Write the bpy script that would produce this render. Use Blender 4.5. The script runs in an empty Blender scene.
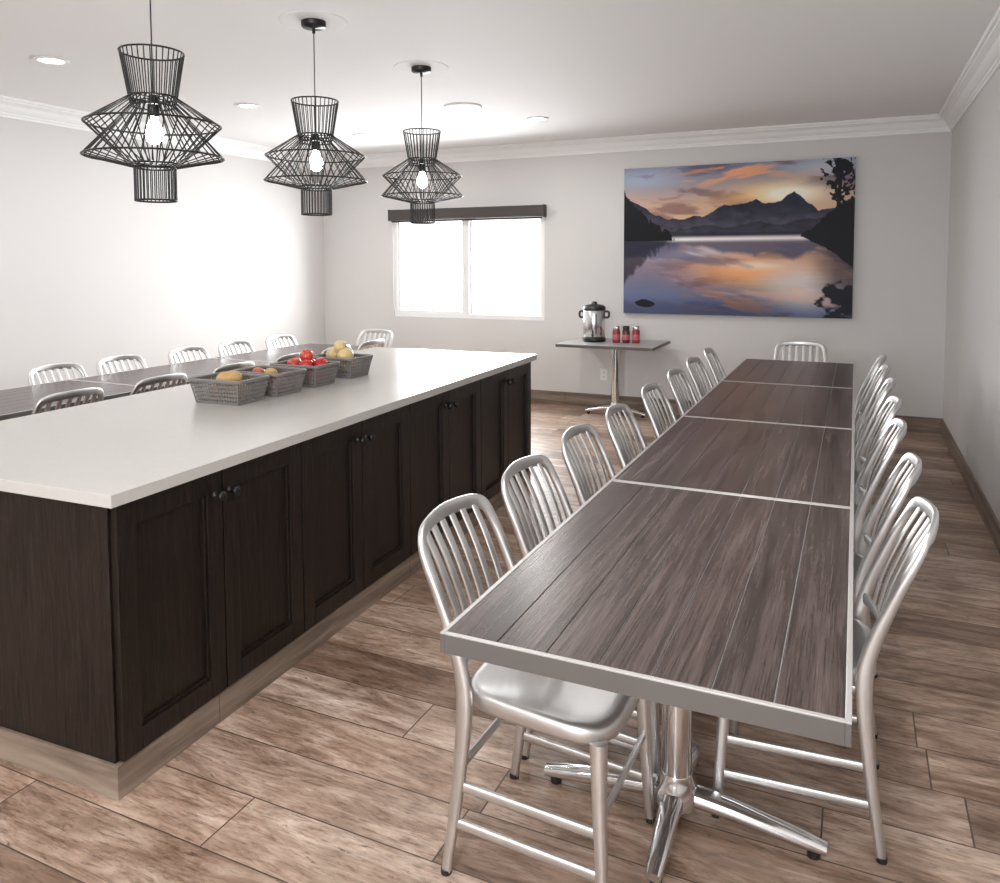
import bpy, math, random
import numpy as np
from mathutils import Vector, Matrix, Euler
random.seed(4)
scene = bpy.context.scene
D2R = math.pi/180

# ------------------------------------------------------------------ materials
class NT:
    def __init__(s, name):
        s.m = bpy.data.materials.new(name); s.m.use_nodes = True
        s.t = s.m.node_tree; s.b = s.t.nodes['Principled BSDF']
    def n(s, typ, **kw):
        nd = s.t.nodes.new(typ)
        for k, v in kw.items(): setattr(nd, k, v)
        return nd
    def l(s, a, b): s.t.links.new(a, b)
    def setin(s, sock, v):
        if hasattr(v, 'default_value') or isinstance(v, bpy.types.NodeSocket): s.l(v, sock)
        else: sock.default_value = v
    def math(s, op, a, b=0.0, c=None):
        nd = s.n('ShaderNodeMath', operation=op)
        s.setin(nd.inputs[0], a); s.setin(nd.inputs[1], b)
        if c is not None: s.setin(nd.inputs[2], c)
        return nd.outputs[0]
    def comb(s, x, y, z):
        nd = s.n('ShaderNodeCombineXYZ')
        s.setin(nd.inputs[0], x); s.setin(nd.inputs[1], y); s.setin(nd.inputs[2], z)
        return nd.outputs[0]
    def sep(s, v):
        nd = s.n('ShaderNodeSeparateXYZ'); s.l(v, nd.inputs[0]); return nd.outputs
    def noise(s, vec, scale=1, detail=4, rough=.5, dist=0):
        nd = s.n('ShaderNodeTexNoise')
        if vec is not None: s.l(vec, nd.inputs['Vector'])
        nd.inputs['Scale'].default_value = scale; nd.inputs['Detail'].default_value = detail
        nd.inputs['Roughness'].default_value = rough; nd.inputs['Distortion'].default_value = dist
        return nd.outputs['Fac']
    def ramp(s, fac, stops):
        nd = s.n('ShaderNodeValToRGB'); s.l(fac, nd.inputs[0])
        e = nd.color_ramp.elements
        while len(e) < len(stops): e.new(.5)
        for el, (p, c) in zip(e, stops):
            el.position = p; el.color = (c[0], c[1], c[2], 1)
        return nd.outputs[0]
    def mix(s, fac, a, b, blend='MIX'):
        nd = s.n('ShaderNodeMix', data_type='RGBA', blend_type=blend)
        s.setin(nd.inputs[0], fac)
        for i, v in ((6, a), (7, b)):
            if isinstance(v, tuple): nd.inputs[i].default_value = (v[0], v[1], v[2], 1)
            else: s.l(v, nd.inputs[i])
        return nd.outputs[2]
    def bump(s, h, strength=.2, dist=.002):
        nd = s.n('ShaderNodeBump'); nd.inputs['Strength'].default_value = strength
        nd.inputs['Distance'].default_value = dist
        s.l(h, nd.inputs['Height']); s.l(nd.outputs[0], s.b.inputs['Normal'])
    def col(s, c):
        if isinstance(c, tuple): s.b.inputs['Base Color'].default_value = (c[0], c[1], c[2], 1)
        else: s.l(c, s.b.inputs['Base Color'])
    def p(s, **kw):
        for k, v in kw.items(): s.setin(s.b.inputs[k.replace('_', ' ')], v)

def simple(name, c, rough=.5, metal=0, var=.08, scale=8, spec=None, bump=0):
    t = NT(name)
    tc = t.n('ShaderNodeTexCoord').outputs['Object']
    f = t.noise(tc, scale, 3)
    t.col(t.mix(f, tuple(x*(1-var) for x in c), tuple(min(1, x*(1+var)) for x in c)))
    t.p(Roughness=rough, Metallic=metal)
    if spec is not None: t.b.inputs['Specular IOR Level'].default_value = spec
    if bump: t.bump(t.noise(tc, 220, 2), bump, .001)
    return t.m

def emis(name, c, st):
    t = NT(name); t.col((0.8,0.8,0.8))
    t.b.inputs['Emission Color'].default_value = (*c, 1); t.b.inputs['Emission Strength'].default_value = st
    return t.m

M_wall = simple('wall_paint', (.64, .628, .622), .75, var=.02, scale=2, bump=.12)
M_ceil = simple('ceiling_paint', (.86, .862, .865), .8, var=.01, scale=2)
M_trim = simple('trim_white', (.85, .855, .855), .5, var=.01)
M_vinyl = simple('vinyl_white', (.8, .8, .8), .35, var=.01)
M_counter = simple('quartz_counter', (.47, .455, .435), .24, var=.035, scale=60)
M_black = simple('black_metal', (.008, .0075, .0075), .4, .2)
M_blackpl = simple('black_plastic', (.015, .015, .016), .35)
M_shade = simple('shade_fabric', (.055, .045, .042), .6)
M_plate = simple('plate_white', (.75, .75, .73), .4)
M_basket = simple('basket_plastic', (.16, .15, .142), .45)

def metal(name, c, rough, var=.05):
    t = NT(name)
    tc = t.n('ShaderNodeTexCoord').outputs['Object']
    f = t.noise(tc, 14, 4, .6)
    t.col(t.mix(f, tuple(x*.93 for x in c), c))
    r = t.math('MULTIPLY_ADD', f, var, rough-var/2)
    t.p(Metallic=1.0, Roughness=r)
    return t.m
def alu():
    t = NT('brushed_aluminium')
    tc = t.n('ShaderNodeTexCoord').outputs['Object']
    f = t.noise(tc, 12, 5, .6)
    t.col(t.mix(f, (.60,.595,.59), (.74,.735,.73)))
    t.p(Metallic=1.0, Roughness=t.math('MULTIPLY_ADD', f, .12, .35))
    return t.m
M_alu = alu()
M_chrome = metal('chrome', (.78, .78, .79), .12)
M_steel = metal('urn_steel', (.72, .72, .72), .22)
M_edge = simple('table_edge_metal', (.115, .105, .10), .45, .1)
M_rim = simple('table_rim', (.46, .445, .435), .38, .2)
M_groove = simple('plank_groove', (.36, .35, .36), .4, 0)  # pale colour stands in for light reflected along the seams

def floor_mat():
    t = NT('floor_plank_tile')
    pos = t.n('ShaderNodeNewGeometry').outputs['Position']
    o = t.sep(pos); x, y = o[0], o[1]
    PW, PL = .203, 1.22
    ys = t.math('DIVIDE', y, PW); row = t.math('FLOOR', ys)
    w1 = t.n('ShaderNodeTexWhiteNoise', noise_dimensions='1D'); t.l(row, w1.inputs['W'])
    xs = t.math('ADD', t.math('DIVIDE', x, PL), t.math('MULTIPLY', w1.outputs['Value'], 7.3))
    colm = t.math('FLOOR', xs)
    w2 = t.n('ShaderNodeTexWhiteNoise', noise_dimensions='3D'); t.l(t.comb(row, colm, 0), w2.inputs['Vector'])
    rc = t.sep(w2.outputs['Color'])
    gx = t.math('ADD', t.math('MULTIPLY', x, 2.4), t.math('MULTIPLY', rc[0], 40))
    gy = t.math('ADD', t.math('MULTIPLY', y, 13), t.math('MULTIPLY', rc[1], 40))
    g = t.noise(t.comb(gx, gy, rc[2]), 1.0, 10, .72, 1.3)
    c = t.ramp(g, [(.24, (.095, .055, .038)), (.38, (.25, .165, .12)), (.50, (.39, .28, .215)), (.62, (.52, .41, .335)), (.78, (.66, .57, .50))])
    g2 = t.noise(t.comb(t.math('ADD', t.math('MULTIPLY', x, 3.0), t.math('MULTIPLY', rc[1], 9)), t.math('MULTIPLY', y, 8), rc[0]), 1.0, 6, .65, .6)
    bl = t.ramp(g2, [(.3, (.62, .57, .53)), (.5, (1, 1, 1)), (.66, (1.24, 1.28, 1.34))])
    c = t.mix(1.0, c, bl, 'MULTIPLY')
    fine = t.noise(t.comb(t.math('MULTIPLY', x, 16), t.math('MULTIPLY', y, 110), rc[0]), 1.0, 5, .7, .4)
    c = t.mix(.8, c, t.ramp(fine, [(.34, (.45, .39, .35)), (.47, (.97, .97, .97)), (.72, (1.18, 1.18, 1.18))]), 'MULTIPLY')
    cr = t.noise(t.comb(t.math('ADD', t.math('MULTIPLY', x, 6), t.math('MULTIPLY', rc[2], 31)), t.math('MULTIPLY', y, 34), rc[1]), 1.0, 6, .7, 2.0)
    c = t.mix(t.math('MULTIPLY', t.ramp(cr, [(.32, (1, 1, 1)), (.40, (0, 0, 0))]), .75), c, (.075, .042, .03))
    # warm/cool plank-to-plank drift plus brightness drift
    tone = t.ramp(w2.outputs['Value'], [(0, (.56, .50, .46)), (.3, (.84, .80, .77)), (.55, (.98, .92, .87)), (.8, (1.02, 1.02, 1.03)), (1, (1.26, 1.25, 1.24))])
    c = t.mix(1.0, c, tone, 'MULTIPLY')
    fy = t.math('FRACT', ys); fx = t.math('FRACT', xs)
    my = t.math('LESS_THAN', t.math('MINIMUM', fy, t.math('SUBTRACT', 1, fy)), .011)
    mx = t.math('LESS_THAN', t.math('MINIMUM', fx, t.math('SUBTRACT', 1, fx)), .0019)
    gm = t.math('MAXIMUM', my, mx)
    c = t.mix(gm, c, (.09, .062, .048))
    t.col(c)
    t.p(Roughness=t.math('MULTIPLY_ADD', g, .25, .29))
    h = t.math('SUBTRACT', t.math('MULTIPLY', g, .35), gm)
    t.bump(h, .35, .002)
    return t.m
M_floor = floor_mat()

def base_tile():
    t = NT('baseboard_tile')
    pos = t.n('ShaderNodeNewGeometry').outputs['Position']
    o = t.sep(pos)
    s = t.math('ADD', o[0], o[1])
    g = t.noise(t.comb(t.math('MULTIPLY', s, 2), t.math('MULTIPLY', o[2], 22), 0), 1, 7, .6, .5)
    c = t.ramp(g, [(.3, (.10, .073, .054)), (.5, (.205, .155, .12)), (.7, (.33, .265, .21))])
    fx = t.math('FRACT', t.math('DIVIDE', s, 1.22))
    c = t.mix(t.math('LESS_THAN', fx, .003), c, (.1, .07, .05))
    t.col(c); t.p(Roughness=.45)
    return t.m
M_base = base_tile()

NPL = 7; PLW = (.75-.036)/NPL
def lam_mat():
    t = NT('table_laminate_wood')
    tc = t.n('ShaderNodeTexCoord').outputs['Object']
    o = t.sep(tc)
    rnd = t.n('ShaderNodeObjectInfo').outputs['Random']
    pl = t.math('FLOOR', t.math('DIVIDE', t.math('ADD', o[0], .357), PLW))
    w = t.n('ShaderNodeTexWhiteNoise', noise_dimensions='2D'); t.l(t.comb(pl, rnd, 0), w.inputs['Vector'])
    r = t.sep(w.outputs['Color'])
    v = t.comb(t.math('ADD', t.math('MULTIPLY', o[0], 38), t.math('MULTIPLY', r[0], 30)),
               t.math('ADD', t.math('MULTIPLY', o[1], 1.5), t.math('MULTIPLY', r[1], 30)), t.math('MULTIPLY', rnd, 9))
    g = t.noise(v, 1, 7, .66, .6)
    c = t.ramp(g, [(.28, (.022, .0135, .012)), (.45, (.060, .042, .038)), (.6, (.10, .075, .070)), (.78, (.17, .134, .124))])
    fine = t.noise(t.comb(t.math('MULTIPLY', o[0], 300), t.math('MULTIPLY', o[1], 6), r[0]), 1, 4, .65)
    c = t.mix(1.0, c, t.ramp(fine, [(.3, (.42, .38, .37)), (.6, (1.18, 1.18, 1.18))]), 'MULTIPLY')
    c = t.mix(1.0, c, t.ramp(w.outputs['Value'], [(0, (.85, .85, .85)), (1, (1.15, 1.14, 1.13))]), 'MULTIPLY')
    t.col(c); t.p(Roughness=.27)
    t.bump(g, .10, .001)
    return t.m
M_lam = lam_mat()

def espresso():
    t = NT('espresso_oak')
    tc = t.n('ShaderNodeTexCoord').outputs['Object']
    o = t.sep(tc)
    v = t.comb(t.math('MULTIPLY', o[0], 60), t.math('MULTIPLY', o[1], 60), t.math('MULTIPLY', o[2], 4.0))
    g = t.noise(v, 1, 8, .70, 1.8)
    c = t.ramp(g, [(.38, (.0045, .0026, .0019)), (.52, (.010, .006, .0043)), (.62, (.017, .010, .0072)), (.76, (.034, .021, .015))])
    t.col(c); t.p(Roughness=.36); t.b.inputs['Specular IOR Level'].default_value = .38
    t.bump(g, .6, .003)
    return t.m
M_esp = espresso()

# ------------------------------------------------------------------ mesh builder
class MB:
    def __init__(s): s.v=[]; s.f=[]; s.m=[]; s.s=[]
    def add(s, vs, fs, m=0, sm=False, mtx=None):
        o = len(s.v)
        for v in vs:
            v = Vector(v)
            if mtx is not None: v = mtx @ v
            s.v.append(tuple(v))
        for f in fs:
            s.f.append(tuple(i+o for i in f)); s.m.append(m); s.s.append(sm)
    def box(s, x0, x1, y0, y1, z0, z1, m=0, mtx=None):
        v = [(x0,y0,z0),(x1,y0,z0),(x1,y1,z0),(x0,y1,z0),(x0,y0,z1),(x1,y0,z1),(x1,y1,z1),(x0,y1,z1)]
        f = [(0,3,2,1),(4,5,6,7),(0,1,5,4),(1,2,6,5),(2,3,7,6),(3,0,4,7)]
        s.add(v, f, m, False, mtx)
    def sweep(s, path, w, h, m=0, ref=(1,0,0), n=10, pw=3.0, sm=True, closed=False, mtx=None):
        P = [Vector(p) for p in path]; N = len(P); ref = Vector(ref)
        W = w if isinstance(w, (list, tuple)) else [w]*N
        H = h if isinstance(h, (list, tuple)) else [h]*N
        if len(W) != N: W = list(np.interp(np.linspace(0,1,N), np.linspace(0,1,len(W)), W))
        if len(H) != N: H = list(np.interp(np.linspace(0,1,N), np.linspace(0,1,len(H)), H))
        vs = []; fs = []
        for i, p in enumerate(P):
            if closed: t = P[(i+1)%N]-P[i-1]
            else: t = P[min(i+1,N-1)]-P[max(i-1,0)]
            t.normalize()
            side = t.cross(ref)
            if side.length < 1e-4: side = t.cross(Vector((0.01,1,0.02)))
            side.normalize(); up = side.cross(t).normalized()
            for k in range(n):
                a = 2*math.pi*(k+.5)/n
                c, sn = math.cos(a), math.sin(a)
                cx = math.copysign(abs(c)**(2/pw), c); sx = math.copysign(abs(sn)**(2/pw), sn)
                vs.append(p + side*(W[i]/2*cx) + up*(H[i]/2*sx))
        R = N if closed else N-1
        for i in range(R):
            for k in range(n):
                a=i*n+k; b=i*n+(k+1)%n; j=(i+1)%N
                fs.append((a, b, j*n+(k+1)%n, j*n+k))
        s.add(vs, fs, m, sm, mtx)
        if not closed:
            s.add(vs[:n], [tuple(range(n-1,-1,-1))], m, False, mtx)
            s.add(vs[-n:], [tuple(range(n))], m, False, mtx)
    def lathe(s, prof, c=(0,0,0), seg=24, m=0, sm=True, mtx=None, cap=True):
        vs=[]; fs=[]; n=len(prof)
        for r, z in prof:
            for k in range(seg):
                a=2*math.pi*k/seg
                vs.append((c[0]+r*math.cos(a), c[1]+r*math.sin(a), c[2]+z))
        for i in range(n-1):
            for k in range(seg):
                fs.append((i*seg+k, i*seg+(k+1)%seg, (i+1)*seg+(k+1)%seg, (i+1)*seg+k))
        s.add(vs, fs, m, sm, mtx)
        if cap:
            if prof[0][0] > 1e-3: s.add(vs[:seg], [tuple(range(seg-1,-1,-1))], m, False, mtx)
            if prof[-1][0] > 1e-3: s.add(vs[-seg:], [tuple(range(seg))], m, False, mtx)
    def mesh(s, name, mats):
        me = bpy.data.meshes.new(name)
        me.from_pydata(s.v, [], s.f)
        for mt in mats: me.materials.append(mt)
        me.polygons.foreach_set('material_index', s.m)
        me.polygons.foreach_set('use_smooth', s.s)
        me.update(); return me

def obj(name, me, loc=(0,0,0), rz=0, bevel=0, seg=2, solid=0):
    o = bpy.data.objects.new(name, me); scene.collection.objects.link(o)
    o.location = loc; o.rotation_euler = (0,0,rz)
    if solid:
        md = o.modifiers.new('solid','SOLIDIFY'); md.thickness = solid
    if bevel:
        md = o.modifiers.new('bevel','BEVEL'); md.width = bevel; md.segments = seg; md.limit_method='ANGLE'; md.angle_limit=40*D2R
    return o

def catmull(pts, k=5):
    P=[Vector(p) for p in pts]; P=[P[0]*2-P[1]]+P+[P[-1]*2-P[-2]]
    out=[]
    for i in range(1,len(P)-2):
        for j in range(k):
            t=j/k; a,b,c,d=P[i-1],P[i],P[i+1],P[i+2]
            out.append(.5*((2*b)+(c-a)*t+(2*a-5*b+4*c-d)*t*t+(3*b-a-3*c+d)*t**3))
    out.append(P[-2]); return out

# ------------------------------------------------------------------ room
XL, XR, YB, YF, H = -5.78, .71, 7.62, -2.6, 2.71
b=MB(); b.box(XL-.15,XR+.15,YF-.15,YB+.15,-.1,0); obj('floor', b.mesh('floor',[M_floor]))
b=MB(); b.box(XL-.15,XR+.15,YF-.15,YB+.15,H,H+.1); obj('ceiling', b.mesh('ceiling',[M_ceil]))
b=MB(); b.box(XL-.15,XL,YF,YB+.15,0,H); obj('wall_left', b.mesh('wall_left',[M_wall]))
b=MB(); b.box(XR,XR+.15,YF,YB+.15,0,H); obj('wall_right', b.mesh('wall_right',[M_wall]))
WX0,WX1,WZ0,WZ1=-4.81,-2.96,.87,2.02
b=MB()
b.box(XL,WX0,YB,YB+.15,0,H); b.box(WX1,XR,YB,YB+.15,0,H)
b.box(WX0,WX1,YB,YB+.15,0,WZ0); b.box(WX0,WX1,YB,YB+.15,WZ1,H)
obj('wall_back', b.mesh('wall_back',[M_wall]))
# front wall (behind the viewpoint) with a large unseen window, added to let light in
FX0,FX1,FZ0,FZ1=-1.9,.45,.75,2.35
b=MB()
b.box(XL,FX0,YF-.15,YF,0,H); b.box(FX1,XR,YF-.15,YF,0,H)
b.box(FX0,FX1,YF-.15,YF,0,FZ0); b.box(FX0,FX1,YF-.15,YF,FZ1,H)
obj('wall_front', b.mesh('wall_front',[M_wall]))
def window(name,X0,X1,Z0,Z1,ya,yb,s=1):
    b=MB(); fw=.045; y0,y1=ya,yb
    for (a0,a1,c0,c1) in ((X0,X1,Z0,Z0+fw),(X0,X1,Z1-fw,Z1),(X0,X0+fw,Z0+fw,Z1-fw),(X1-fw,X1,Z0+fw,Z1-fw)):
        b.box(a0,a1,y0,y1,c0,c1,0)
    xm=(X0+X1)/2
    b.box(xm-.03,xm+.03,y0+.005,y1-.01,Z0+fw,Z1-fw,0)
    for (sx0,sx1,yy) in ((X0+fw,xm-.03,y0+.012),(xm+.03,X1-fw,y0+.035)):
        st=.028
        for (a0,a1,c0,c1) in ((sx0,sx1,Z0+fw,Z0+fw+st),(sx0,sx1,Z1-fw-st,Z1-fw),(sx0,sx0+st,Z0+fw+st,Z1-fw-st),(sx1-st,sx1,Z0+fw+st,Z1-fw-st)):
            b.box(a0,a1,yy,yy+.02,c0,c1,0)
    b.box(xm-.036,xm-.022,y0-.01,y0+.006,1.38,1.50,0)
    obj(name, b.mesh(name,[M_vinyl]), bevel=.003)
window('window_1',WX0,WX1,WZ0,WZ1,YB+.02,YB+.09)
window('added_window',FX0,FX1,FZ0,FZ1,YF-.10,YF-.03)  # frame of the unseen front opening added for light
b=MB(); b.box(WX0,WX1+.02,YB-.09,YB,1.955,2.075,0)
b.box(WX0-.007,WX0,YB-.095,YB,1.95,2.08,0); b.box(WX1+.018,WX1+.025,YB-.095,YB,1.95,2.08,0)
b.box(WX0+.01,WX1-.01,YB-.05,YB-.042,1.935,1.957,0)
obj('window_blind', b.mesh('window_blind',[M_shade]), bevel=.004)
bh=.135
b=MB(); b.box(XL+.012,XR-.012,YB-.012,YB,0,bh); obj('baseboard_back', b.mesh('bb',[M_base]), bevel=.002)
b=MB(); b.box(XR-.012,XR,YF,YB,0,bh); obj('baseboard_right', b.mesh('bb',[M_base]), bevel=.002)
b=MB(); b.box(XL,XL+.012,YF,YB,0,bh); obj('baseboard_left', b.mesh('bb',[M_base]), bevel=.002)
prof=[(0,-.135),(.012,-.135),(.014,-.118),(.022,-.112),(.024,-.10),(.034,-.094),(.05,-.075),(.062,-.052),(.085,-.036),(.092,-.034),(.094,-.022),(.108,-.018),(.112,-.004),(.112,0),(0,0)]
def crown(name, f):
    b=MB(); n=len(prof)
    vs=[f(d,z,0) for d,z in prof]+[f(d,z,1) for d,z in prof]
    b.add(vs,[(i,(i+1)%n,n+(i+1)%n,n+i) for i in range(n)],0,False)
    obj(name,b.mesh(name,[M_trim]))
crown('trim_1', lambda d,z,e:(XL+(XR-XL)*e, YB-d, H+z))
crown('trim_2', lambda d,z,e:(XR-d, YF+(YB-YF)*e, H+z))
crown('trim_3', lambda d,z,e:(XL+d, YF+(YB-YF)*e, H+z))
b=MB(); b.box(-.037,.037,-.006,0,-.058,.058,0)
for dz in (-.022,.022):
    b.box(-.016,.016,-.009,-.006,dz-.014,dz+.014,0)
    b.box(-.008,-.005,-.0095,-.009,dz-.005,dz+.006,1); b.box(.005,.008,-.0095,-.009,dz-.005,dz+.006,1)
obj('wall_outlet', b.mesh('outlet',[M_plate,M_black]), (-2.31,YB,.34), bevel=.001)

M_em=emis('downlight_glow',(1,.98,.95),9)
b=MB(); b.lathe([(.072,0),(.095,0),(.098,-.004),(.094,-.008),(.074,-.008),(.070,-.002)],seg=36,m=0,cap=False)
b.lathe([(.0005,-.003),(.073,-.003)],seg=36,m=1,cap=False)
dl=b.mesh('downlight',[M_trim,M_em])
for (x,y,e) in ((-4.42,3.22,10),(-4.32,4.78,10),(-4.34,6.35,10),(-2.50,6.27,13),(-4.42,1.65,10),(-4.42,.1,10),(-.45,2.0,20),(-.45,.2,15),(-2.5,.0,15)):  # last three are out of view, added to brighten table and foreground
    obj('recessed_downlight', dl, (x,y,H))
    L=bpy.data.lights.new('downlight_lamp','AREA'); L.shape='DISK'; L.size=.13; L.energy=e; L.color=(1,.98,.95)
    lo=bpy.data.objects.new('downlight_lamp',L); scene.collection.objects.link(lo); lo.location=(x,y,H-.012)
b=MB(); b.lathe([(.15,0),(.15,-.006),(.14,-.012),(.0005,-.014)],seg=40,m=0,cap=False)
obj('ceiling_speaker', b.mesh('spk',[M_trim]), (-2.83,5.52,H))

# ------------------------------------------------------------------ pendants
M_bulb=emis('bulb_glow',(1,.98,.95),75)
def pendant():
    b=MB(); z0=2.71
    b.lathe([(.17,0),(.17,-.0015),(.16,-.002),(.0005,-.002)],c=(0,0,z0),seg=48,m=2,cap=False)
    b.lathe([(.062,-.001),(.062,-.026),(.056,-.032),(.008,-.034),(.008,-.06)],c=(0,0,z0),seg=32,m=0)
    b.sweep([(0,0,z0-.05),(0,0,2.37),(0,0,2.14)],.0055,.0055,0,n=6,pw=2)
    b.lathe([(.0005,2.15),(.012,2.15),(.021,2.13),(.023,2.07),(.019,2.065)],seg=16,m=0)
    b.lathe([(.014,2.068),(.016,2.05),(.031,2.02),(.034,2.0),(.028,1.975),(.012,1.96),(.0005,1.958)],seg=18,m=1,cap=False)
    N=32; wr=.0050
    A=[(.117,2.312),(.088,2.140),(.248,2.035),(.095,1.882)]
    B=[(.088,2.140),(.080,2.105),(.256,1.910),(.076,1.868),(.076,1.740)]
    def wires(pr, off):
        for k in range(N):
            a=2*math.pi*(k+off)/N
            pts=[Vector((r*math.cos(a),r*math.sin(a),q)) for r,q in pr]
            for i in range(len(pts)-1):
                d=pts[i+1]-pts[i]
                b.sweep([pts[i]-d.normalized()*.001,pts[i+1]+d.normalized()*.001],wr,wr,0,ref=(-math.sin(a),math.cos(a),.001),n=5,pw=2)
    wires(A,0); wires(B,.5)
    def ring(r,z,w=.0075):
        b.sweep([(r*math.cos(2*math.pi*k/48),r*math.sin(2*math.pi*k/48),z) for k in range(48)],w,w,0,ref=(0,0,1),n=6,pw=2,closed=True)
    for r,z in A+B[1:]: ring(r,z)
    for k in range(4):
        a=math.pi/2*k; b.sweep([(0,0,2.140),(.088*math.cos(a),.088*math.sin(a),2.140)],.005,.005,0,ref=(0,0,1),n=5,pw=2)
    return b.mesh('pendant',[M_black,M_bulb,M_ceil])
pm=pendant()
for i,(x,y) in enumerate(((-2.51,2.25),(-2.52,3.27),(-2.50,4.31))):
    o=obj('wire_pendant_lamp', pm, (x,y,0), rz=.3*i)

# ------------------------------------------------------------------ wall picture
def picture():
    W,Hh=460,310
    def vnoise(x,y,seed):
        r=np.random.RandomState(seed).rand(64,64)
        xi=np.floor(x).astype(int); yi=np.floor(y).astype(int); fx=x-xi; fy=y-yi
        fx=fx*fx*(3-2*fx); fy=fy*fy*(3-2*fy)
        g=lambda a,c:r[a%64,c%64]
        return (g(xi,yi)*(1-fx)+g(xi+1,yi)*fx)*(1-fy)+(g(xi,yi+1)*(1-fx)+g(xi+1,yi+1)*fx)*fy
    def fbm(x,y,seed,o=6):
        s=0;a=.5
        for i in range(o): s=s+a*vnoise(x*2**i,y*2**i,seed+i); a*=.5
        return s
    u,v=np.meshgrid(np.linspace(0,1,W),np.linspace(0,1,Hh))
    def L(a,b,t): return np.array(a)[None,None,:]*(1-t[...,None])+np.array(b)[None,None,:]*t[...,None]
    ss=lambda a,b,x: np.clip((x-a)/(b-a),0,1)**2*(3-2*np.clip((x-a)/(b-a),0,1))
    def blend(c,col,k): 
        k=np.clip(k,0,1)[...,None]; return c*(1-k)+np.array(col)*k
    def sky(u,v):
        t=ss(0,.36,v)
        c=L((.24,.27,.38),(.74,.48,.32),t)
        c=blend(c,(.42,.50,.66),np.exp(-(((u-.10)/.18)**2+((v-.08)/.07)**2))*.8)
        c=blend(c,(.52,.58,.66),np.exp(-(((u-.88)/.16)**2+((v-.05)/.06)**2))*.8)
        wx=u*4+v*6+.6*fbm(u*6,v*10,200); wy=v*15-u*3.2+.9*fbm(u*7,v*9,210)
        n=fbm(wx,wy,10); cl=ss(.44,.62,n)
        cc=L((.13,.11,.17),(.29,.16,.15),ss(.05,.3,v))
        k=(cl*.88)[...,None]; c=c*(1-k)+cc*k
        n2=fbm(u*5+3,v*22+u*5+.8*fbm(u*9,v*12,220),30); hi=ss(.52,.66,n2)*np.exp(-((u-.52)/.24)**2)
        c=blend(c,(.98,.42,.18),hi*.85*ss(.35,.05,v))
        n3=fbm(u*6+13,v*26+u*6,40)
        g=np.exp(-(((u-.68)/.18)**2+((v-.21)/.07)**2)); c=blend(c,(1.0,.62,.20),g*1.0*(.5+.9*n3))
        g=np.exp(-(((u-.74)/.12)**2+((v-.21)/.055)**2)); c=blend(c,(1.0,.96,.80),g*1.35)
        return c
    C=sky(u,v)
    WL=.475
    vm=np.clip(.43-(v-WL)/(1-WL)*.43,0,.45)
    lake=sky(u+.010*np.sin(v*210)+.03*(fbm(u*3,v*40,55)-.5),vm)
    lk=L((.80,.74,.82),(.38,.46,.66),ss(.62,.95,v)); lake=lake*lk
    lake=blend(lake,(.15,.17,.29),(1-ss(.10,.45,u))*.65)
    lake=blend(lake,(1.0,.46,.20),np.exp(-(((u-.56)/.20)**2+((v-.70)/.08)**2))*.9)
    lake=blend(lake,(1.0,.84,.66),np.exp(-(((u-.62)/.13)**2+((v-.665)/.03)**2))*.85)
    lake=blend(lake,(.86,.78,.76),np.exp(-(((u-.80)/.13)**2+((v-.84)/.09)**2))*.85)
    lake=blend(lake,(.70,.64,.72),np.exp(-(((u-.35)/.20)**2+((v-.58+.15*(u-.35))/.04)**2))*.8)
    n=fbm(u*2+v*2+.5*fbm(u*5,v*5,230),v*8-u*3,50); lake=blend(lake,(.11,.12,.21),ss(.48,.64,n)*.7)
    n=fbm(u*3+v*2,v*14+4-u*3,58); lake=blend(lake,(.80,.48,.38),ss(.54,.70,n)*.5*ss(.1,.35,u))
    lake=blend(lake,(.05,.06,.12),ss(.84,1.0,v)*.6*(1-np.exp(-((u-.8)/.14)**2)*.6))
    rid_x=[0,.04,.1,.15,.2,.27,.32,.37,.43,.5,.55,.6,.64,.70,.76,.8,.86,.92,1]
    rid_y=[.20,.22,.27,.33,.35,.36,.335,.34,.285,.262,.27,.235,.27,.262,.20,.25,.32,.30,.25]
    ridge=np.interp(u,rid_x,rid_y)+.035*(fbm(u*24,u*0+1,70)-.5)
    rr=WL+(WL-ridge)*.62
    lake=blend(lake,(.08,.09,.16),ss(0,.035,rr-v)*.85)
    C=np.where((v>WL)[...,None],lake,C)
    mt=(v>ridge)&(v<=WL)
    mc=L((.020,.023,.045),(.09,.085,.125),ss(.26,.46,v)); mc=mc*(.35+1.3*fbm(u*16+v*14,v*22-u*12,90))[...,None]
    C=np.where(mt[...,None],mc,C)
    r2=np.interp(u,[0,.25,.4,.5,.62,.72,.8,1],[.45,.43,.40,.42,.38,.41,.37,.35])+.03*(fbm(u*30,u*0+2,75)-.5)
    C=np.where(((v>r2)&(v<=WL))[...,None],C*.5,C)
    C=blend(C,(.95,.91,.91),np.exp(-((v-.492)/.014)**2)*ss(.08,.3,u)*ss(.88,.78,u))
    C=blend(C,(.02,.018,.03),np.exp(-((v-.460)/.009)**2)*ss(.2,.4,u)*.8)
    dark=np.array((.006,.006,.010))
    edge=np.interp(u,[0,.03,.07,.12,.17,.24],[.15,.22,.29,.36,.41,.47])+.13*(fbm(u*60,v*20,120)-.5)
    k=((v>edge)&(v<.50)&(u<.24))[...,None]; C=np.where(k,dark,C)
    C=blend(C,(.012,.012,.025),ss(0,.06,(.5+(.5-edge)*1.0)-v)*(v>=.5)*(u<.24)*.8)
    edge=np.interp(u,[.78,.83,.86,.92,1],[.47,.44,.38,.31,.24])+.09*(fbm(u*50,v*10,140)-.5)
    low=np.interp(u,[.78,.86,.93,1],[.48,.53,.60,.68])+.02*(fbm(u*30,u*0+4,240)-.5)
    k=((v>edge)&(v<low)&(u>.78))[...,None]; C=np.where(k,dark,C)
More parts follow.
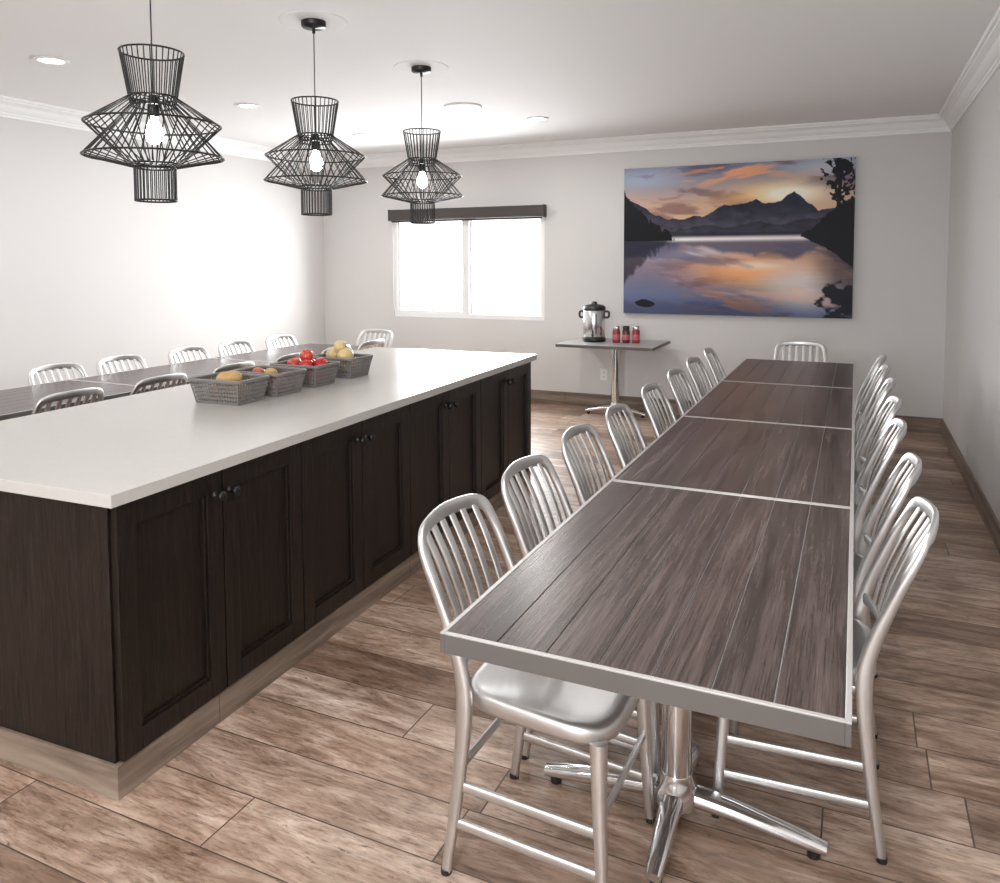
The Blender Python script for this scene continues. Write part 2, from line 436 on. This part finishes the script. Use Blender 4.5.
    C=blend(C,(.02,.02,.035),ss(.80,.95,u+.05*(fbm(u*8,v*20,145)-.5))*(v>low)*ss(.92,.70,v)*.75)
    tr=(abs(u-(.945-.05*(v-.1)))<.007)&(v>.05)&(v<.4)
    br=(abs(v-(.22-1.1*(u-.945)))<.008)&(u>.945)&(u<.99)
    br2=(abs(v-(.26+1.0*(u-.945)))<.008)&(u<.945)&(u>.90)
    d=((u-.945)/.062)**2+((v-.12)/.15)**2+2.4*(fbm(u*60,v*40,160)-.5)*2
    k=(tr|br|br2|(d<.85))[...,None]; C=np.where(k,dark,C)
    d=((u-.10)/.05)**2+((v-.93)/.03)**2+(fbm(u*30,v*30,180)-.5); k=(d<.8)[...,None]; C=np.where(k,dark*2,C)
    d=((u-.95)/.08)**2+((v-.9)/.12)**2+(fbm(u*20,v*20,190)-.5)*3; C=blend(C,(.012,.012,.022),ss(1.1,.6,d))
    C=np.clip(C,0,1)*.95
    x0,x1,zt,zb=-2.10,-.02,2.40,.977
    yf=YB-.042
    X=x0+(x1-x0)*u; Z=zt+(zb-zt)*v
    verts=np.stack([X,np.full_like(X,yf),Z],-1).reshape(-1,3)
    nv=len(verts)
    ii,jj=np.meshgrid(np.arange(Hh-1),np.arange(W-1),indexing='ij')
    a=(ii*W+jj).ravel(); faces=np.stack([a,a+W,a+W+1,a+1],-1).tolist()
    ex=[(x0,yf+.0005,zb),(x1,yf+.0005,zb),(x1,YB,zb),(x0,YB,zb),(x0,yf+.0005,zt),(x1,yf+.0005,zt),(x1,YB,zt),(x0,YB,zt)]
    bf=[(0,3,2,1),(4,5,6,7),(1,2,6,5),(2,3,7,6),(3,0,4,7)]
    faces+= [tuple(i+nv for i in f) for f in bf]
    me=bpy.data.meshes.new('picture'); me.from_pydata(verts.tolist()+ex,[],faces)
    ca=me.color_attributes.new('Paint','FLOAT_COLOR','POINT')
    data=np.ones((nv+8,4),dtype=np.float32); data[:nv,:3]=C.reshape(-1,3); data[nv:,:3]=.03
    ca.data.foreach_set('color',data.ravel())
    t=NT('canvas_print'); at=t.n('ShaderNodeAttribute',attribute_name='Paint'); t.l(at.outputs['Color'],t.b.inputs['Base Color']); t.p(Roughness=.5)
    t.b.inputs['Specular IOR Level'].default_value=.2
    me.materials.append(t.m); me.update()
    obj('landscape_picture',me)
picture()

# ------------------------------------------------------------------ chair
def chair_mesh():
    b=MB()
    half=[(-.207,.198,0),(-.176,.193,.22),(-.158,.190,.42),(-.172,.186,.53),(-.228,.184,.68),(-.265,.180,.762),(-.287,.165,.808),(-.305,.118,.826),(-.322,0,.832)]
    full=half+[(x,-y,z) for x,y,z in half[-2::-1]]
    path=catmull(full,6)
    hh=[.024,.032,.042,.036,.026,.022,.018,.016,.016]; hh=hh+hh[-2::-1]
    ww=[.020,.022,.026,.026,.026,.030,.036,.040,.040]; ww=ww+ww[-2::-1]
    b.sweep(path,ww,hh,0,ref=(1,0,0),n=12,pw=3)
    b.sweep(catmull([(-.168,.178,.515),(-.194,.095,.515),(-.203,0,.515),(-.194,-.095,.515),(-.168,-.178,.515)],4),.032,.012,0,ref=(1,0,0),n=10)
    for k in range(6):
        y=-.122+.244*k/5
        bow=-.030*(1-(y/.18)**2)
        pts=[(-.171+bow,y*.98,.515),(-.196+bow,y*1.0,.62),(-.240+bow,y*1.03,.73),(-.283+bow,y*1.05,.815)]
        b.sweep(catmull(pts,4),.026,.008,0,ref=(1,0,0),n=8,pw=4)
    def outline(a,sx):
        c,s=math.cos(a),math.sin(a)
        ex=math.copysign(abs(c)**(2/4.2),c); ey=math.copysign(abs(s)**(2/4.2),s)
        X=ex*.200*sx+.008; wy=.190+.016*(X/.2)
        return X, ey*wy*sx
    rings=[(.05,.438),(.3,.439),(.55,.443),(.75,.451),(.88,.458),(.94,.4595),(.975,.457),(.993,.450),(1.0,.440),(1.0,.428),(.985,.418),(.93,.416),(.3,.416)]
    seg=56; vs=[];fs=[]
    for s_,z in rings:
        for k in range(seg):
            x,y=outline(2*math.pi*k/seg,s_)
            zz=z-(.012*max(0,(x-.12)/.09)**2 if z>.42 else 0)
            vs.append((x,y,zz))
    for i in range(len(rings)-1):
        for k in range(seg):
            fs.append((i*seg+k,(i+1)*seg+k,(i+1)*seg+(k+1)%seg,i*seg+(k+1)%seg))
    b.add(vs,fs,0,True)
    b.add(vs[:seg],[tuple(range(seg))],0,True); b.add(vs[-seg:],[tuple(range(seg-1,-1,-1))],0,False)
    for s in (1,-1):
        b.sweep(catmull([(.176,s*.176,.425),(.182,s*.182,.25),(.196,s*.194,0)],5),[.036,.022],[.040,.024],0,ref=(1,0,0),n=10)
        b.sweep([(-.178,s*.192,.23),(.184,s*.183,.215)],.012,.026,0,ref=(0,0,1),n=8)
        b.sweep([(-.190,s*.195,.135),(.189,s*.188,.12)],.012,.026,0,ref=(0,0,1),n=8)
        b.lathe([(.013,0),(.013,.012)],c=(.196,s*.194,0),seg=12,m=1)
        b.lathe([(.0135,0),(.0135,.012)],c=(-.207,s*.198,0),seg=12,m=1)
    b.sweep([(.184,.182,.25),(.184,-.182,.25)],.026,.012,0,ref=(1,0,0),n=8)
    b.sweep([(-.174,.190,.27),(-.174,-.190,.27)],.026,.012,0,ref=(1,0,0),n=8)
    return b.mesh('dining_chair',[M_alu,M_blackpl])
cm=chair_mesh()
def chair(x,y,deg): obj('dining_chair',cm,(x,y,0),rz=deg*D2R)
for i,y in enumerate((1.80,2.29,2.84,3.34,3.98,4.60,5.20,5.82)): chair(-.665+random.uniform(-.010,.010),y,random.uniform(-2,2))
for i,y in enumerate((2.28,2.845,3.47,4.05,4.72,5.30,5.90)): chair(-.126+random.uniform(-.01,.01),y,180+random.uniform(-2,2))
chair(-.385,6.34,-90)
for y in (1.5,2.1,2.69,3.26,3.84,4.42,4.93,5.42): chair(-3.92,y,180)
for y in (1.5,2.1,2.72,3.32,3.80,4.40,4.90,5.45): chair(-4.34,y,0)
chair(-4.15,5.97,-90)

# ------------------------------------------------------------------ tables
def pedestal(b, cx, cy, ax, ay, ztop, m=2):
    b.lathe([(.040,.06),(.040,ztop-.02)],c=(cx,cy,0),seg=28,m=m,cap=False)
    b.lathe([(.062,.05),(.06,.085),(.047,.11),(.042,.13)],c=(cx,cy,0),seg=28,m=m)
    b.box(cx-.18,cx+.18,cy-.03,cy+.03,ztop-.022,ztop,m); b.box(cx-.03,cx+.03,cy-.22,cy+.22,ztop-.024,ztop-.002,m)
    for dx,dy,l in ((1,0,ax),(-1,0,ax),(0,1,ay),(0,-1,ay)):
        pts=[(cx+dx*.02,cy+dy*.02,.075),(cx+dx*l*.4,cy+dy*l*.4,.062),(cx+dx*l*.8,cy+dy*l*.8,.040),(cx+dx*l,cy+dy*l,.028)]
        b.sweep(catmull(pts,4),[.062,.056,.048,.040],[.05,.046,.036,.026],m,ref=(0,0,1),n=14,pw=2.6)
        b.lathe([(.016,0),(.016,.02)],c=(cx+dx*(l-.03),cy+dy*(l-.03),0),seg=12,m=3)
TL,TW,TZ=1.186,.75,.76
def table_mesh(px,py):
    b=MB(); hx,hy=TW/2,TL/2
    b.box(-hx+.006,hx-.006,-hy+.006,hy-.006,TZ-.034,TZ-.004,5)
    for (x0,x1,y0,y1) in ((-hx,-hx+.010,-hy,hy),(hx-.010,hx,-hy,hy),(-hx+.010,hx-.010,-hy,-hy+.010),(-hx+.010,hx-.010,hy-.010,hy)):
        b.box(x0,x1,y0,y1,TZ-.041,TZ-.003,1)
        b.box(x0,x1,y0,y1,TZ-.003,TZ+.0005,4)
    for k in range(NPL):
        x0=-hx+.018+k*PLW
        b.box(x0+(.0011 if k else -.007),x0+PLW-(.0011 if k<NPL-1 else -.007),-hy+.011,hy-.011,TZ-.004,TZ-.0002,0)
    pedestal(b,px,py,.375,.27,TZ-.036,2)
    return b.mesh('dining_table',[M_lam,M_edge,M_chrome,M_blackpl,M_rim,M_groove])
X0=-.364
for i,pyw in enumerate((2.035,3.09,4.31,5.55)):
    cy=1.328+TL/2+i*(TL+.004)
    obj('dining_table',table_mesh(-.045,pyw-cy),(X0,cy,0),bevel=.0008,seg=1)
for i,pyw in enumerate((1.80,2.98,3.91,5.0)):
    cy=.94+TL/2+i*(TL+.004)
    obj('dining_table',table_mesh(0,pyw-cy),(-4.13,cy,0),bevel=.0008,seg=1)
M_grey=simple('side_table_laminate',(.34,.33,.325),.35,var=.1,scale=20)
b=MB(); b.box(-.46,.46,-.35,.35,.69,.72,0); b.box(-.464,.464,-.354,.354,.692,.716,1)
pedestal(b,0,.06,.30,.26,.69,2)
obj('side_table',b.mesh('side_table',[M_grey,M_edge,M_chrome,M_blackpl]),(-2.09,7.21,0),bevel=.002)

b=MB()
b.lathe([(.10,0),(.112,.004),(.112,.03),(.104,.05)],seg=40,m=1)
b.lathe([(.104,.05),(.107,.055),(.107,.30),(.103,.306)],seg=40,m=0)
b.lathe([(.109,.302),(.112,.312),(.108,.335),(.085,.352),(.03,.36),(.03,.372),(.022,.384),(.0005,.386)],seg=40,m=1,cap=False)
for s in (1,-1):
    b.sweep(catmull([(s*.10,0,.29),(s*.135,0,.288),(s*.142,0,.265),(s*.135,0,.235),(s*.10,0,.232)],4),.022,.014,1,ref=(0,1,0),n=8)
b.sweep([(0,-.10,.075),(0,-.145,.072)],.022,.022,1,ref=(0,0,1),n=10)
b.sweep([(0,-.14,.085),(0,-.142,.045)],.018,.018,1,ref=(1,0,0),n=10)
b.sweep([(0,-.14,.085),(0,-.15,.12)],.014,.008,1,ref=(1,0,0),n=8)
b.sweep([(.03,-.107,.08),(.03,-.107,.27)],.010,.010,1,ref=(1,0,0),n=8)
obj('coffee_urn',b.mesh('coffee_urn',[M_steel,M_blackpl]),(-2.29,7.22,.72),rz=.2)
M_jar=simple('jar_contents',(.30,.035,.04),.15,var=.6,scale=40)
M_jar2=simple('jar_contents_dark',(.10,.03,.025),.15,var=.6,scale=40)
M_lab=simple('jar_label',(.5,.12,.14),.4,var=.3,scale=60)
for i,(x,y,mm) in enumerate(((-2.055,7.17,M_jar),(-1.965,7.19,M_jar2),(-1.875,7.21,M_jar))):
    b=MB(); b.lathe([(.032,0),(.036,.006),(.036,.11),(.030,.128)],seg=24,m=0)
    b.lathe([(.0365,.03),(.0368,.032),(.0368,.078),(.0365,.08)],seg=24,m=1,cap=False)
    b.lathe([(.031,.126),(.032,.128),(.032,.156),(.029,.160),(.0005,.161)],seg=24,m=2,cap=False)
    obj('spice_jar',b.mesh('jar',[mm,M_lab,M_steel if i!=1 else M_blackpl]),(x,y,.72))

# ------------------------------------------------------------------ island
b=MB()
IW,IL,IZ=1.24,3.38,.876
b.box(-IW,0,0,IL,IZ-.036,IZ,0)
b.box(-IW+.04,-.052,.03,IL-.03,.095,IZ-.036,1)
b.box(-IW+.035,-.036,.022,IL-.022,0,.095,2)
b.box(-IW+.033,-.034,.020,IL-.020,.094,.099,2)
fy0=.036; n=8; dw=(IL-.03-.006-fy0)/n
for k in range(n):
    y0=fy0+k*dw+.003; y1=y0+dw-.006; z0,z1=.104,IZ-.044; xf,xb=-.028,-.052; st=.066
    b.box(xb,xf,y0,y0+st,z0,z1,1); b.box(xb,xf,y1-st,y1,z0,z1,1)
    b.box(xb,xf,y0+st+.0006,y1-st-.0006,z0,z0+st,1); b.box(xb,xf,y0+st+.0006,y1-st-.0006,z1-st,z1,1)
    b.box(xb,xf-.016,y0+st,y1-st,z0+st,z1-st,1)
    bd=.009
    b.box(xb,xf-.007,y0+st,y0+st+bd,z0+st,z1-st,1); b.box(xb,xf-.007,y1-st-bd,y1-st,z0+st,z1-st,1)
    b.box(xb,xf-.007,y0+st+bd,y1-st-bd,z0+st,z0+st+bd,1); b.box(xb,xf-.007,y0+st+bd,y1-st-bd,z1-st-bd,z1-st,1)
    ky=(y1-.03) if k%2==0 else (y0+.03)
    mt=Matrix.Translation((xf,ky,z1-.075))@Matrix.Rotation(math.pi/2,4,'Y')@Matrix.Scale(1.15,4)
    b.lathe([(.011,0),(.007,.004),(.006,.012),(.013,.017),(.016,.024),(.014,.031),(.006,.034),(.0005,.0345)],seg=20,m=4,mtx=mt,cap=False)
isl=obj('kitchen_island',b.mesh('kitchen_island',[M_counter,M_esp,M_base,M_rim,M_black]),(-1.80,1.435,0),rz=2.1*D2R,bevel=.0015)

# ------------------------------------------------------------------ baskets & food
def basket_mesh():
    b=MB(); hx0,hy0,hx1,hy1,h=.118,.082,.138,.10,.10
    c0=[(-hx0,-hy0),(hx0,-hy0),(hx0,hy0),(-hx0,hy0)]; c1=[(-hx1,-hy1),(hx1,-hy1),(hx1,hy1),(-hx1,hy1)]
    for s in range(4):
        A,B=c0[s],c0[(s+1)%4]; C,Dd=c1[s],c1[(s+1)%4]
        nx=33 if s%2==0 else 23; nz=11
        vs=[];fs=[]
        for i in range(nx+1):
            for j in range(nz+1):
                u=i/nx; v=j/nz
                lo=(A[0]*(1-u)+B[0]*u,A[1]*(1-u)+B[1]*u); hi=(C[0]*(1-u)+Dd[0]*u,C[1]*(1-u)+Dd[1]*u)
                vs.append((lo[0]*(1-v)+hi[0]*v,lo[1]*(1-v)+hi[1]*v,h*v+.003))
        for i in range(nx):
            for j in range(nz):
                if i%2==1 and j%2==1 and j<nz-1 : continue
                fs.append((i*(nz+1)+j,(i+1)*(nz+1)+j,(i+1)*(nz+1)+j+1,i*(nz+1)+j+1))
        b.add(vs,fs,0,False)
    b.box(-hx0,hx0,-hy0,hy0,.0005,.003,0)
    ring=[]
    for (cx,cy,a0) in ((1,1,0),(-1,1,90),(-1,-1,180),(1,-1,270)):
        for k in range(5):
            a=(a0+k*22.5)*D2R; ring.append((cx*(hx1-.018)+.02*math.cos(a),cy*(hy1-.018)+.02*math.sin(a),h+.003))
    b.sweep(ring,.011,.012,0,ref=(0,0,1),n=8,closed=True)
    return b.mesh('basket',[M_basket])
bm=basket_mesh()
BK=[(-2.54,2.65),(-2.53,2.90),(-2.54,3.18),(-2.55,3.50)]
for i,(x,y) in enumerate(BK): obj('storage_basket',bm,(x,y,IZ),rz=(.03,-.02,.03,0)[i],solid=.0028)
def blob(b,c,r,kind,m=0):
    if kind=='apple': pr=[(.001,-.78),(.25,-.86),(.55,-.78),(.85,-.42),(1.0,.05),(.95,.42),(.7,.74),(.38,.86),(.15,.78),(.001,.62)]
    elif kind=='melon': pr=[(.001,-1.15),(.4,-1.05),(.75,-.75),(.97,-.3),(1.0,.1),(.85,.6),(.5,.98),(.001,1.15)]
    else: pr=[(.001,-1.5),(.45,-1.38),(.78,-1.0),(.92,-.4),(.9,.2),(.95,.7),(.72,1.2),(.35,1.45),(.001,1.5)]
    tilt=random.uniform(0,.7) if kind=='apple' else random.uniform(1.2,1.7)
    mt=Matrix.Translation(c)@Euler((tilt,random.uniform(-.3,.3),random.uniform(0,6.28))).to_matrix().to_4x4()@Matrix.Scale(r,4)
    b.lathe(pr,seg=20,m=m,mtx=mt,cap=False)
    if kind=='apple': b.sweep([(0,0,.6),(.05,0,.95),(.12,0,1.15)],.08,.08,m,n=5,mtx=mt)
def fruitmat(name,c1,c2,rough=.35,scale=14):
    t=NT(name); tc=t.n('ShaderNodeTexCoord').outputs['Object']
    t.col(t.ramp(t.noise(tc,scale,4,.6),[(.4,c1),(.62,c2)])); t.p(Roughness=rough); return t.m
M_pot=fruitmat('potato_skin',(.52,.33,.14),(.42,.24,.09),.6)
M_apl=fruitmat('apple_skin',(.42,.015,.02),(.58,.09,.05),.25)
M_brn=fruitmat('onion_skin',(.30,.10,.05),(.5,.12,.08),.4)
M_yel=fruitmat('melon_skin',(.66,.50,.22),(.58,.46,.26),.5)
def pile(name,bi,kind,mats,pts):
    b=MB()
    for (dx,dy,dz,r,m) in pts: blob(b,(dx,dy,dz),r,kind,m)
    obj(name,b.mesh(name,mats),(BK[bi][0],BK[bi][1],IZ))
pile('potatoes',0,'potato',[M_pot],[(-.05,-.01,.045,.036,0),(.045,.015,.045,.036,0),(.0,.0,.10,.038,0),(-.02,.03,.07,.03,0)])
pile('onions',1,'apple',[M_brn,M_pot],[(-.07,-.035,.04,.034,0),(.0,-.03,.04,.034,1),(.07,.0,.04,.034,0),(-.05,.04,.04,.034,0),(.04,.04,.04,.034,0),(.0,.01,.088,.032,1),(-.065,.0,.088,.032,0)])
pile('red_apples',2,'apple',[M_apl],[(-.075,-.035,.042,.036,0),(.0,-.038,.042,.036,0),(.075,-.03,.042,.036,0),(-.075,.038,.042,.036,0),(.0,.04,.042,.036,0),(.075,.04,.042,.036,0),(-.06,-.01,.098,.037,0),(.03,-.03,.098,.037,0),(.07,.035,.098,.036,0),(-.01,.04,.10,.036,0),(.01,.0,.145,.034,0)])
pile('melons',3,'melon',[M_yel],[(-.065,-.03,.05,.036,0),(.02,-.035,.05,.036,0),(.07,.03,.05,.034,0),(-.03,.04,.05,.034,0),(-.05,.0,.112,.042,0),(.035,-.01,.112,.042,0),(.0,.045,.12,.036,0),(-.005,.0,.160,.034,0)])

# ------------------------------------------------------------------ light
w=bpy.data.worlds.new('World'); scene.world=w; w.use_nodes=True
bg=w.node_tree.nodes['Background']; bg.inputs[0].default_value=(.95,.98,1.0,1); bg.inputs[1].default_value=3.2
def area(name,loc,rot,sx,sy,e,c=(1,1,1)):
    L=bpy.data.lights.new(name,'AREA'); L.shape='RECTANGLE'; L.size=sx; L.size_y=sy; L.energy=e; L.color=c
    o=bpy.data.objects.new(name,L); scene.collection.objects.link(o); o.location=loc; o.rotation_euler=rot; return o
area('window_daylight',((WX0+WX1)/2,YB+.5,1.5),(-90*D2R,0,0),2.0,1.3,235,(.97,.99,1))
area('front_fill',(-.6,YF+.1,1.65),Euler((102*D2R,0,38*D2R)),1.6,1.3,150,(.98,.99,1.0))  # added fill behind the camera, turned toward the left wall

# ------------------------------------------------------------------ camera
cd=bpy.data.cameras.new('camera'); cam=bpy.data.objects.new('camera',cd); scene.collection.objects.link(cam)
cam.location=(0,0,1.5)
R=Matrix.Rotation(24.5*D2R,4,'Z')@Matrix.Rotation((90-3.5)*D2R,4,'X')@Matrix.Rotation(-.18*D2R,4,'Z')
cam.rotation_euler=R.to_euler()
cd.sensor_width=36; cd.sensor_fit='HORIZONTAL'; cd.lens=28.08; cd.shift_y=-.1330; cd.clip_start=.02
scene.camera=cam
scene.view_settings.view_transform='Standard'
scene.view_settings.look='None'
